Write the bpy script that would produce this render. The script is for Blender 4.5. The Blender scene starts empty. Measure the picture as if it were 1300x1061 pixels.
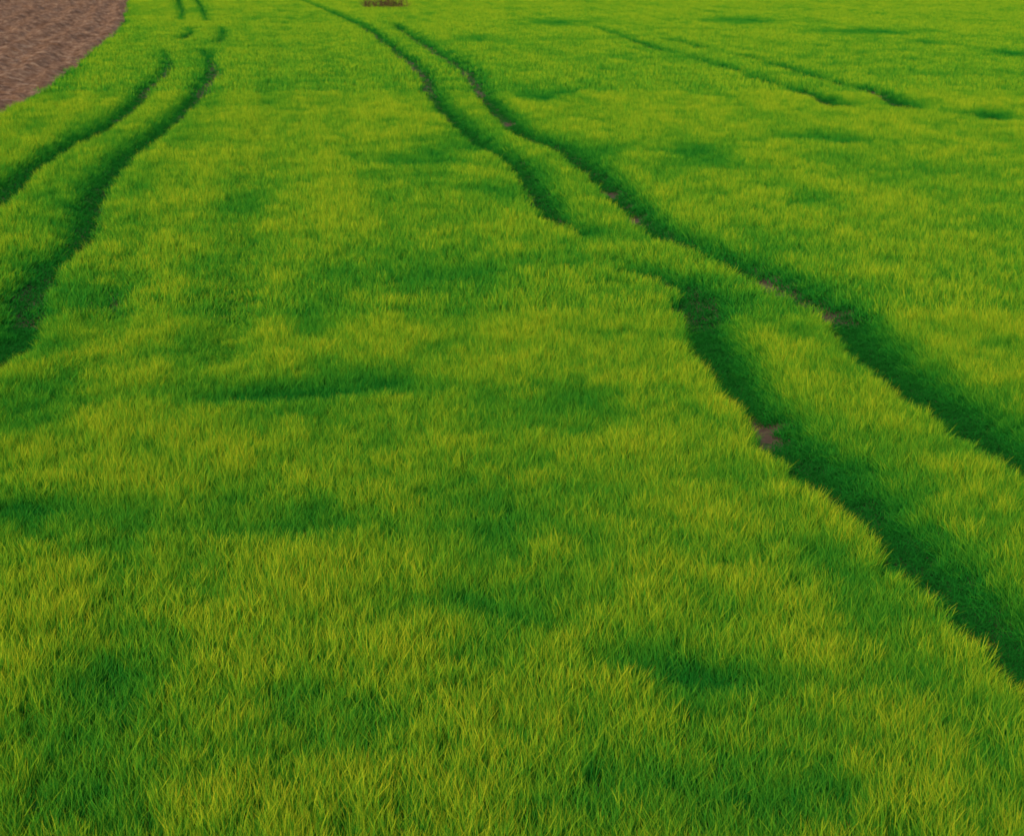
import bpy, math
import numpy as np
from math import sin, cos, radians, pi
rng = np.random.default_rng(7)
sc=bpy.context.scene
# ---- field survey, metres: (x, y, depth 0..1, half-width scale); y runs away along the tramlines
TR={
'R1':[(-17.07,149.3,.5,.5),(-8.31,102.1,.9,.6),(-5.57,83.2,.95,.6),(-3.32,66.0,1,.6),(-2.48,56.0,1,.55),(-1.64,48.56,1,.5),(-.98,43.71,1,.45),(-.56,41.08,.85,.35),(0,38.32,1,.45),(.40,33.87,1,.45),(.65,30.41,1,.4),(.98,29.16,.8,.3),(1.36,27.5,.12,.3),(1.62,25.82,.3,.35),(1.93,24.84,.95,.5),(2.33,23.82,1,.55),(2.22,21.55,1,.5),(2.26,19.32,1,.5),(2.37,17.20,1,.5),(2.49,16.09,1,.5),(2.69,14.98,1,.5),(2.88,13.84,1,.5),(3.02,12.78,1,.5),(3.17,11.79,1,.48),(3.27,10.73,1,.45),(3.42,9.46,1,.4)],
'R2':[(-6.39,102.1,.9,.5),(-4.88,89.8,1,.6),(-2.82,74.8,1,.6),(-1.58,64.8,1,.6),(-1.03,56.8,1,.6),(-.24,48.14,1,.6),(.28,43.71,1,.55),(.96,41.23,1,.6),(1.51,37.40,1,.7),(1.82,34.09,1,.65),(2.04,31.12,1,.6),(2.38,28.46,.95,.55),(2.80,27.15,.8,.5),(3.17,26.07,.9,.6),(3.44,24.84,1,.6),(3.65,23.93,1,.6),(3.95,22.73,1,.6),(3.96,21.11,1,.6),(4.0,19.89,1,.6),(4.13,18.45,1,.6),(4.30,17.26,1,.6),(4.42,16.09,1,.55),(4.55,15.40,1,.5),(4.71,14.04,1,.5)],
'L1':[(-8.71,29.40,1,.5),(-8.96,32.25,1,.5),(-9.43,35.67,1,.5),(-9.75,39.01,1,.5),(-9.92,42.69,1,.5),(-9.99,46.50,1,.5),(-10.6,53.0,1,.5),(-11.36,59.0,1,.4),(-12.01,65.6,1,.35),(-14.14,77.4,.6,.35)],
'L1b':[(-15.10,86.4,.6,.3),(-15.53,91.3,1,.4),(-16.47,97.7,.6,.3)],
'L1c':[(-28.16,159.8,.9,.4),(-21.65,124.7,.9,.4),(-18.55,106.9,.6,.3)],
'L2':[(-5.66,18.12,1,.42),(-5.66,19.58,1,.42),(-5.65,20.48,1,.42),(-5.76,21.55,1,.42),(-6.19,23.50,1,.45),(-6.42,25.44,1,.45),(-6.49,27.01,.9,.38),(-6.48,28.01,1,.45),(-6.92,30.24,1,.5),(-7.52,33.87,1,.5),(-7.98,37.66,1,.5),(-8.28,41.71,1,.5),(-8.44,45.54,1,.5),(-8.95,52.0,1,.5),(-9.60,59.0,1,.5),(-10.73,68.0,1,.45),(-12.76,78.5,.7,.3)],
'L2b':[(-12.91,83.2,.7,.35),(-13.67,89.8,1,.4),(-14.92,97.7,.6,.35)],
'L2c':[(-26.70,159.8,.9,.4),(-21.04,128.9,.9,.4),(-16.77,104.9,.7,.3)],
'Q1':[(3.83,102.1,.2,.3),(5.18,88.4,.8,.35),(5.79,81.4,.9,.4),(6.35,75.8,.5,.4)],
'Q1b':[(6.85,74.3,.6,.3),(7.76,66.0,.7,.3),(8.31,59.0,.8,.35),(8.86,54.6,1,.7),(8.92,51.3,1,.9)],
'Q2':[(7.22,86.4,.6,.4),(8.0,79.6,.8,.4)],
'Q2b':[(8.97,74.3,.7,.35),(9.81,66.8,.8,.35),(10.33,59.9,.8,.35),(10.90,56.3,1,.7),(10.73,51.0,1,.9)],
'W1':[(-3.14,19.51,.4,.28),(-3.51,22.98,.5,.28),(-4.32,29.40,.5,.28),(-5.29,37.66,.5,.3),(-8.70,68.0,.35,.4),(-12.93,106.9,.3,.5)],
'W2':[(-4.18,16.91,.2,.3),(-4.88,21.55,.3,.3),(-6.13,31.12,.35,.35),(-9.99,68.0,.25,.5)],
'W3':[(-5.24,49.66,.25,.5),(-6.56,68.0,.3,.5),(-12.30,118.1,.3,.5)],
}
TR=list(TR.items())
# lodged / thin hollows: x, y, rx, ry, strength
DW=[(-2.01,18.3,1.01,.40,.6),(-3.78,14.3,.73,.38,.5),(1.33,10.8,.55,.27,.65),(-2.79,18.1,.46,.32,.45),(-1.31,18.6,.32,.34,.6),(-1.86,13.8,1.95,.69,.25),(-1.55,40.5,1.03,3.8,.45),(-.14,33.6,.57,1.47,.45),(.93,55.1,.82,1.93,.5),(-.64,24.6,.94,1.45,.25),(-2.27,10.8,.28,.17,.35),(4.05,39.7,.76,2.04,.45),(12.47,48.1,.57,1.27,.8),(7.27,42.9,1.1,1.18,.35),(19.99,76.4,.98,2.09,.7),(.77,17.5,.30,.76,.35),(-5.2,24.0,.41,1.22,.35),(-2.14,26.1,.67,1.3,.2),(-1.08,86.4,1.1,3.33,.35),(5.29,32.5,.42,.99,.35),(-4.62,17.8,.46,.78,.2),(13.38,106.9,2.28,4.07,.5),(18.44,83.2,.71,2.47,.6),(2.81,12.4,.32,.32,.2),(-.49,12.0,.46,.30,.2),(2.19,104.9,1.79,3.92,.5),(17.59,93.6,2.39,3.12,.45),(1.89,40.5,.69,1.21,.35),(-4.59,32.1,.34,1.35,.4)]
BD=[(-40.01,202.6),(-30.11,149.3),(-20.72,100.3),(-17.37,78.0),(-15.25,63.7),(-14.08,54.6),(-13.63,49.66),(-12.42,41.23),(-10.18,27.86)]
BARE=[(-.20,47.93,.8),(1.83,34.31,.8),(2.03,31.03,.8),(3.41,24.78,.85),(3.90,22.73,.85),(2.42,17.14,.9),(3.52,24.38,.8)]
SHRUB=(-8.6,127.5)

# ---------- helpers
def vnoise(x,y,seed):
    xi=np.floor(x).astype(np.int64); yi=np.floor(y).astype(np.int64)
    fx=x-xi; fy=y-yi
    fx=fx*fx*fx*(fx*(fx*6-15)+10); fy=fy*fy*fy*(fy*(fy*6-15)+10)
    def h(a,b):
        n=(a*374761393+b*668265263+seed*974634777)&0xffffffff
        n=((n^(n>>13))*1274126177)&0xffffffff
        n=n^(n>>16)
        return (n&0xffff)/65535.0
    a=h(xi,yi);b=h(xi+1,yi);c=h(xi,yi+1);d=h(xi+1,yi+1)
    return (a*(1-fx)+b*fx)*(1-fy)+(c*(1-fx)+d*fx)*fy
def fbm(x,y,seed,o=3):
    s=0;a=1;t=0
    for i in range(o):
        s=s+a*vnoise(x*2**i+i*17.3,y*2**i-i*9.1,seed+i); t+=a; a*=.5
    return s/t*2-1
def catmull(pts,n=4):
    p=np.array(pts); p=np.vstack([2*p[0]-p[1],p,2*p[-1]-p[-2]])
    out=[]
    for i in range(1,len(p)-2):
        for k in range(n):
            t=k/n
            out.append(.5*((2*p[i])+(-p[i-1]+p[i+1])*t+(2*p[i-1]-5*p[i]+4*p[i+1]-p[i+2])*t*t+(-p[i-1]+3*p[i]-3*p[i+1]+p[i+2])*t**3))
    out.append(p[-2]); return np.array(out)
def sstep(a,b,x):
    t=np.clip((x-a)/(b-a),0,1); return t*t*(3-2*t)
def track_eval(x,y):
    keep=np.ones_like(x); px=np.zeros_like(x); py=np.zeros_like(x); lush=np.ones_like(x)
    wob=fbm(x*2.2,y*2.2,31,2)*.10
    for name,pts in TR:
        c=catmull(pts,4); soft = name[0]=='W'; sgn=-1 if name[0]=='L' else 1
        best=np.full(x.shape,9.0); bs=np.zeros_like(x); bw=np.ones_like(x); bx=np.zeros_like(x); by=np.zeros_like(x); sd=np.zeros_like(x)
        for a,b in zip(c[:-1],c[1:]):
            R=2.0
            m=np.where((x>min(a[0],b[0])-R)&(x<max(a[0],b[0])+R)&(y>min(a[1],b[1])-R)&(y<max(a[1],b[1])+R))[0]
            if len(m)==0: continue
            dx,dy=b[0]-a[0],b[1]-a[1]; L=dx*dx+dy*dy+1e-9
            if dy<0: nx,ny=-dy,dx
            else: nx,ny=dy,-dx
            nl=math.hypot(nx,ny)+1e-9
            tt=np.clip(((x[m]-a[0])*dx+(y[m]-a[1])*dy)/L,0,1)
            qx=x[m]-a[0]-tt*dx; qy=y[m]-a[1]-tt*dy
            d=np.sqrt(qx*qx+qy*qy)
            k=d<best[m]; mm=m[k]
            best[mm]=d[k]; bs[mm]=(a[2]+(b[2]-a[2])*tt)[k]; bw[mm]=(a[3]+(b[3]-a[3])*tt)[k]
            bx[mm]=-qx[k]; by[mm]=-qy[k]; sd[mm]=((qx*nx+qy*ny)/nl)[k]
        if soft:
            f=1-bs*np.exp(-(best/bw)**2)*(1.2*vnoise(x*.6,y*.35,77))
        else:
            dd=np.maximum(best+wob,0)
            far=sstep(-.15,.15,sd*sgn)        # steep cut bank on one side, laid-over bank on the other
            e0=bw*.26; sw=.22+.36*far
            f=1-bs*.82*(1-sstep(e0,e0+sw,dd))
            lush=np.minimum(lush,1-bs*(1-sstep(e0,e0+.14+.42*far,dd)))
            g=np.exp(-((dd-.35)/.25)**2)*bs/np.maximum(best,.1)*(.4+.6*far)
            px+=bx*g; py+=by*g
        keep=np.minimum(keep,f)
    bare=np.zeros_like(x)
    for cx,cy,k in BARE:
        bare=np.maximum(bare,np.exp(-(((x-cx)/(.2*k))**2+((y-cy)/(.6*k))**2))*(1-sstep(.35,.7,keep)))
    return keep,px,py,lush,bare
def mkmesh(name,v,f,mat=None,smooth=False):
    me=bpy.data.meshes.new(name); me.from_pydata([tuple(map(float,q)) for q in v],[],[tuple(map(int,q)) for q in f])
    if mat: me.materials.append(mat)
    if smooth: me.polygons.foreach_set('use_smooth',[True]*len(me.polygons))
    me.update(); return me
def gridmesh(name,X,Y,Z,mat):
    ny,nx=X.shape
    v=np.stack([X,Y,Z],-1).reshape(-1,3)
    i=np.arange(nx-1)[None,:]+np.arange(ny-1)[:,None]*nx
    f=np.stack([i,i+1,i+1+nx,i+nx],-1).reshape(-1,4)
    return mkmesh(name,v,f,mat,True)
def newmat(n):
    m=bpy.data.materials.new(n); m.use_nodes=True; m.node_tree.nodes.clear(); return m,m.node_tree.nodes,m.node_tree.links
def ramp(N,L,fac,stops):
    r=N.new('ShaderNodeValToRGB'); e=r.color_ramp.elements
    e[0].position=stops[0][0]; e[0].color=(*stops[0][1],1); e[1].position=stops[-1][0]; e[1].color=(*stops[-1][1],1)
    for p,c in stops[1:-1]:
        q=e.new(p); q.color=(*c,1)
    L.new(fac,r.inputs[0]); return r

# ---------- materials
m_w,N,L=newmat('wheat_leaf')
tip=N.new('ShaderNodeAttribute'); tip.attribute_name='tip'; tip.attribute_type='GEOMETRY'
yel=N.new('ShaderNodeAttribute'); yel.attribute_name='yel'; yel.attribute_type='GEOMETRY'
def M(op,a,b):
    n=N.new('ShaderNodeMath'); n.operation=op
    for i,q in enumerate((a,b)):
        if isinstance(q,(int,float)): n.inputs[i].default_value=q
        else: L.new(q,n.inputs[i])
    return n.outputs[0]
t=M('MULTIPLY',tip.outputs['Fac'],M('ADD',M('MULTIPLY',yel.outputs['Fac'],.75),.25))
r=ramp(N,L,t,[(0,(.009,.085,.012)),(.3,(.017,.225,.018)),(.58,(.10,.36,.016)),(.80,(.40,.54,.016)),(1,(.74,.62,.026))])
df=N.new('ShaderNodeBsdfDiffuse')
o=N.new('ShaderNodeOutputMaterial')
L.new(r.outputs[0],df.inputs[0]); L.new(df.outputs[0],o.inputs[0])

def soilmat(name,stops,scale,bump=.6,dist=.05):
    m,N,L=newmat(name)
    g=N.new('ShaderNodeNewGeometry'); n=N.new('ShaderNodeTexNoise'); n.inputs['Scale'].default_value=scale; n.inputs['Detail'].default_value=8; n.inputs['Roughness'].default_value=.75
    L.new(g.outputs['Position'],n.inputs['Vector'])
    r=ramp(N,L,n.outputs['Fac'],stops)
    p=N.new('ShaderNodeBsdfPrincipled'); p.inputs['Roughness'].default_value=1; p.inputs['Specular IOR Level'].default_value=.1
    b=N.new('ShaderNodeBump'); b.inputs['Strength'].default_value=bump; b.inputs['Distance'].default_value=dist
    L.new(n.outputs['Fac'],b.inputs['Height']); L.new(b.outputs[0],p.inputs['Normal']); L.new(r.outputs[0],p.inputs['Base Color'])
    o=N.new('ShaderNodeOutputMaterial'); L.new(p.outputs[0],o.inputs[0]); return m
m_s=soilmat('field_soil',[(.3,(.08,.052,.032)),(.7,(.22,.145,.095))],9)
m_p=soilmat('ploughed_soil',[(.36,(.11,.050,.025)),(.5,(.28,.145,.078)),(.64,(.52,.32,.19))],2.6,.8,.08)

# ---------- ground sheet
def axis(lo,hi,fl,fh,step,n):
    a=np.arange(fl,fh,step)
    l=fl-np.geomspace(step,fl-lo,n)[::-1]; h=fh+np.geomspace(step,hi-fh,n)
    return np.concatenate([l,a,h])
xs=axis(-1500,1500,-14,16,.12,30); ys=axis(-600,3000,5,48,.14,30)
X,Y=np.meshgrid(xs,ys)
kp=track_eval(X.ravel(),Y.ravel())[0]
hard=np.clip((1-kp-.3)/.5,0,1).reshape(X.shape)
near=((X>-14)&(X<16)&(Y>5)&(Y<48))
Z=np.where(near,-.04*hard+.012*fbm(X*4,Y*4,5,2),0)
g=bpy.data.objects.new('ground',gridmesh('ground',X,Y,Z,m_s)); sc.collection.objects.link(g)

# ---------- ploughed field
bd=catmull(BD,6); bd=bd[np.argsort(bd[:,1])]
def bxat(y): return np.where(y<BD[0][1],np.interp(y,bd[:,1],bd[:,0]),BD[0][0]+(y-BD[0][1])*-.2)
ys=np.concatenate([np.arange(28,160,.22),np.geomspace(160,700,60)]); ts=np.concatenate([np.arange(0,34,.12),np.geomspace(34,300,30)])
T,Y=np.meshgrid(ts,ys)
X=bxat(Y)-T+.15*fbm(Y*.6,T*0,3,2)
Z=.12+.05*sstep(0,.5,T)+.06*np.sin(T*2*pi/1.5+fbm(T*.3,Y*.12,8,3)*3)+.12*fbm(X*3.6,Y*2.2,12,3)*sstep(0,.3,T)+.10*fbm(X*.9,Y*.15,15,3)
Z=np.maximum(Z,.006)
pf=bpy.data.objects.new('ploughed_field',gridmesh('ploughed_field',X,Y,Z,m_p)); sc.collection.objects.link(pf)

# ---------- tuft variants
col=bpy.data.collections.new('wheat_tufts')
def tuft(idx,nb,rad,hgt,wid,segs,seed):
    r=np.random.default_rng(seed); V=[];Fc=[];tip=[]
    for b in range(nb):
        a=r.uniform(0,2*pi); q=rad*math.sqrt(r.uniform()); x0,y0=q*cos(a),q*sin(a)
        h=hgt*r.uniform(.80,1.08); lean=r.uniform(.04,.45)*hgt; la=r.uniform(0,2*pi); fw=r.uniform(0,pi)
        w=wid*r.uniform(.7,1.2); rv=r.uniform(-.34,.2); droop=r.uniform(.05,.3) if r.uniform()<.4 else 0
        base=len(V)
        for s in range(segs+1):
            u=(s/segs)**.8; off=lean*(u**2.4); z=h*(u-droop*u**3)
            cx,cy=x0+off*cos(la),y0+off*sin(la)
            ww=w*(1-u**2.2)*.5+ .0004
            tw=fw+u*1.0
            dx,dy=ww*cos(tw),ww*sin(tw)
            tv=min(1,max(0,u*h/hgt+rv*u))
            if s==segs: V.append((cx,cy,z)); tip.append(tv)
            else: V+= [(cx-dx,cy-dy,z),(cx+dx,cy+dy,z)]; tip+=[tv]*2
        for s in range(segs-1):
            k=base+2*s; Fc.append((k,k+1,k+3,k+2))
        k=base+2*(segs-1); Fc.append((k,k+1,k+2))
    me=mkmesh('tuft_%02d'%idx,V,Fc,m_w)
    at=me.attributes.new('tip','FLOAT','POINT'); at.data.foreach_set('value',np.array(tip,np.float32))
    ob=bpy.data.objects.new('tuft_%02d'%idx,me); col.objects.link(ob)
LOD=[dict(n=6,nb=84,rad=.090,wid=.0042,seg=3),dict(n=5,nb=60,rad=.15,wid=.0085,seg=2),dict(n=5,nb=48,rad=.29,wid=.032,seg=1)]
HG=.27; k=0; start=[]
for li,l in enumerate(LOD):
    start.append(k)
    for j in range(l['n']):
        tuft(k,l['nb'],l['rad'],HG*(1,1.03,1.06)[li],l['wid'],l['seg'],100+k); k+=1

# ---------- wheat distribution
bands=[(7.8,22,.118,0),(22,56,.19,1),(56,160,.38,2)]
PX=[];PY=[];PL=[]
for y0,y1,st,li in bands:
    for y in np.arange(y0,y1,st):
        hw=y*.28+1.5
        x=np.arange(-hw,hw,st)
        PX.append(x+rng.uniform(-.5,.5,len(x))*st); PY.append(np.full(len(x),y)+rng.uniform(-.5,.5,len(x))*st); PL.append(np.full(len(x),li))
PX=np.concatenate(PX);PY=np.concatenate(PY);PL=np.concatenate(PL)
m=~((PY>29)&(PX<bxat(PY)+.1+.1*fbm(PY*.8,PY*0,4,2)))
PX,PY,PL=PX[m],PY[m],PL[m]
keep,lx,ly,lush,bare=track_eval(PX,PY)
dent=np.zeros_like(PX)
for cx,cy,rx,ry,s in DW:
    wx=PX+.5*rx*fbm(PX*1.1,PY*1.1,51,2); wy=PY+.5*ry*fbm(PX*1.1+9,PY*1.1,52,2)
    dent=np.maximum(dent,s*np.exp(-(((wx-cx)/rx)**2+((wy-cy)/ry)**2)))
ra=.15; U=PX*cos(ra)+PY*sin(ra); W=-PX*sin(ra)+PY*cos(ra)
rows=fbm(U*1.9,W*.09,64,2)
big=fbm(PX*.32,PY*.22,21,3); med=fbm(PX*1.3,PY*1.0,22,3); small=fbm(PX*4.5,PY*4.0,23,2)
h=(1+.10*big+.18*med+.10*small+.07*rows)*(1-.75*dent)
h=np.clip(h,.3,1.35)*keep
m=rng.uniform(size=len(h))>bare*2.0
PX,PY,PL,h,lx,ly,keep,big,med,small,dent,lush,rows=[a[m] for a in (PX,PY,PL,h,lx,ly,keep,big,med,small,dent,lush,rows)]
h=np.maximum(h,.14)*rng.uniform(.9,1.1,len(h))
yel=np.clip(.86+.27*med+.12*big+.24*small+.18*rows-1.1*dent+.05*sstep(50,110,PY)+rng.normal(0,.06,len(h)),.1,1)*lush  # distance term yellows the far crop: slight haze paleness put into the colour
n=len(PX)
rot=np.zeros((n,3),np.float32)
yaw=rng.uniform(0,2*pi,n)
wl=.05
rot[:,0]=np.clip(-ly*.3,-.35,.35)+rng.normal(0,wl,n); rot[:,1]=np.clip(lx*.3,-.35,.35)+rng.normal(0,wl,n)
vid=np.array(start)[PL]+ (rng.integers(0,1000,n)%np.array([l['n'] for l in LOD])[PL])
s=rng.uniform(.9,1.15,n)*(1+.35*(keep<.45))
scl=np.stack([s,s,h],-1).astype(np.float32)
me=bpy.data.meshes.new('wheat_field'); me.vertices.add(n)
me.vertices.foreach_set('co',np.stack([PX,PY,np.full(n,-.01)],-1).astype(np.float32).ravel())
for nm,tp,dat,key in (('rot','FLOAT_VECTOR',rot,'vector'),('scl','FLOAT_VECTOR',scl,'vector'),('yaw','FLOAT',yaw.astype(np.float32),'value'),('yel','FLOAT',yel.astype(np.float32),'value'),('vid','INT',vid.astype(np.int32),'value')):
    a=me.attributes.new(nm,tp,'POINT'); a.data.foreach_set(key,np.ascontiguousarray(dat).ravel())
me.update()
wf=bpy.data.objects.new('wheat_field',me); sc.collection.objects.link(wf); me.materials.append(m_w)
ng=bpy.data.node_groups.new('wheat','GeometryNodeTree')
ng.interface.new_socket('Geometry',in_out='INPUT',socket_type='NodeSocketGeometry'); ng.interface.new_socket('Geometry',in_out='OUTPUT',socket_type='NodeSocketGeometry')
G=ng.nodes; K=ng.links
gi=G.new('NodeGroupInput'); go=G.new('NodeGroupOutput'); ip=G.new('GeometryNodeInstanceOnPoints'); ci=G.new('GeometryNodeCollectionInfo')
ci.inputs['Collection'].default_value=col; ci.inputs['Separate Children'].default_value=True; ci.inputs['Reset Children'].default_value=True
def NA(name,tp):
    q=G.new('GeometryNodeInputNamedAttribute'); q.data_type=tp; q.inputs[0].default_value=name
    return [o for o in q.outputs if o.enabled and o.name=='Attribute'][0]
ip.inputs['Pick Instance'].default_value=True
mp=G.new('GeometryNodeMeshToPoints'); K.new(gi.outputs[0],mp.inputs[0])
K.new(mp.outputs[0],ip.inputs['Points']); K.new(ci.outputs[0],ip.inputs['Instance'])
K.new(NA('vid','INT'),ip.inputs['Instance Index']); K.new(NA('scl','FLOAT_VECTOR'),ip.inputs['Scale'])
er=G.new('FunctionNodeEulerToRotation'); K.new(NA('rot','FLOAT_VECTOR'),er.inputs[0]); 
cx=G.new('ShaderNodeCombineXYZ'); K.new(NA('yaw','FLOAT'),cx.inputs[2]); er2=G.new('FunctionNodeEulerToRotation'); K.new(cx.outputs[0],er2.inputs[0])
rr=G.new('FunctionNodeRotateRotation'); rr.rotation_space='LOCAL'
K.new(er.outputs[0],rr.inputs[0]); K.new(er2.outputs[0],rr.inputs[1]); K.new(rr.outputs[0],ip.inputs['Rotation'])
prev=ip.outputs[0]
for nm in ('rot','scl','yaw','vid'):
    ra_=G.new('GeometryNodeRemoveAttribute'); ra_.inputs['Name'].default_value=nm; K.new(prev,ra_.inputs[0]); prev=ra_.outputs[0]
ri=G.new('GeometryNodeRealizeInstances'); K.new(prev,ri.inputs[0]); K.new(ri.outputs[0],go.inputs[0])
md=wf.modifiers.new('wheat','NODES'); md.node_group=ng

# ---------- bare shrub
m_b=soilmat('shrub_twigs',[(.3,(.06,.03,.018)),(.7,(.17,.09,.05))],6,.2,.02)
V=[];Fc=[]
r=np.random.default_rng(5)
def stick(p,q,r0,r1):
    p=np.array(p);q=np.array(q); d=q-p; d/=np.linalg.norm(d)+1e-9
    a=np.cross(d,[.3,.5,.8]); a/=np.linalg.norm(a); b=np.cross(d,a); k=len(V)
    for c,rr_ in ((p,r0),(q,r1)):
        for i in range(4):
            t=i*pi/2; V.append(c+rr_*(a*cos(t)+b*sin(t)))
    for i in range(4): Fc.append((k+i,k+(i+1)%4,k+4+(i+1)%4,k+4+i))
def branch(p,d,l,rad,dep):
    for s in range(3):
        q=p+d*l/3; stick(p,q,rad,rad*.8); p=q; rad*=.8
        d=d+r.normal(0,.18,3); d/=np.linalg.norm(d)
        if dep>0:
            for _ in range(2):
                e=d+r.normal(0,.6,3); e[2]=abs(e[2])*.7; e/=np.linalg.norm(e); branch(p,e,l*.65,rad*.7,dep-1)
for i in range(32):
    a=r.uniform(0,2*pi); q=math.sqrt(r.uniform())
    e=np.array([r.normal(0,.35),r.normal(0,.35),1.]); e/=np.linalg.norm(e)
    branch(np.array([1.6*q*cos(a),.9*q*sin(a),0]),e,r.uniform(.5,.9)*(1.2-.6*q),.03,2)
sb=bpy.data.objects.new('bare_shrub',mkmesh('bare_shrub',V,Fc,m_b)); sc.collection.objects.link(sb)
sb.location=(*SHRUB,0)

# ---------- light
w=bpy.data.worlds.new('World'); sc.world=w; w.use_nodes=True
n=w.node_tree.nodes; bg=n['Background']; sky=n.new('ShaderNodeTexSky'); sky.sky_type='NISHITA'; sky.sun_disc=False
EL=radians(30); AZ=radians(200)
sky.sun_elevation=EL; sky.sun_rotation=AZ
w.node_tree.links.new(sky.outputs[0],bg.inputs[0]); bg.inputs[1].default_value=.14
sd=bpy.data.lights.new('sun','SUN'); sd.energy=2.3; sd.angle=radians(10); sd.color=(1,.87,.63)
so=bpy.data.objects.new('sun',sd); sc.collection.objects.link(so)
from mathutils import Vector
dv=Vector((sin(AZ)*cos(EL),cos(AZ)*cos(EL),sin(EL)))
so.rotation_euler=dv.to_track_quat('Z','Y').to_euler(); so.location=(10,10,30)

cd=bpy.data.cameras.new('camera'); cam=bpy.data.objects.new('camera',cd); sc.collection.objects.link(cam); sc.camera=cam
cam.location=(0,0,4.6); cam.rotation_euler=(radians(75.5),0,0); cd.lens=65; cd.sensor_width=36; cd.clip_end=5000
cd.dof.use_dof=True; cd.dof.focus_distance=13.5; cd.dof.aperture_fstop=4.5
sc.view_settings.view_transform='Standard'; sc.view_settings.look='None'; sc.view_settings.exposure=0
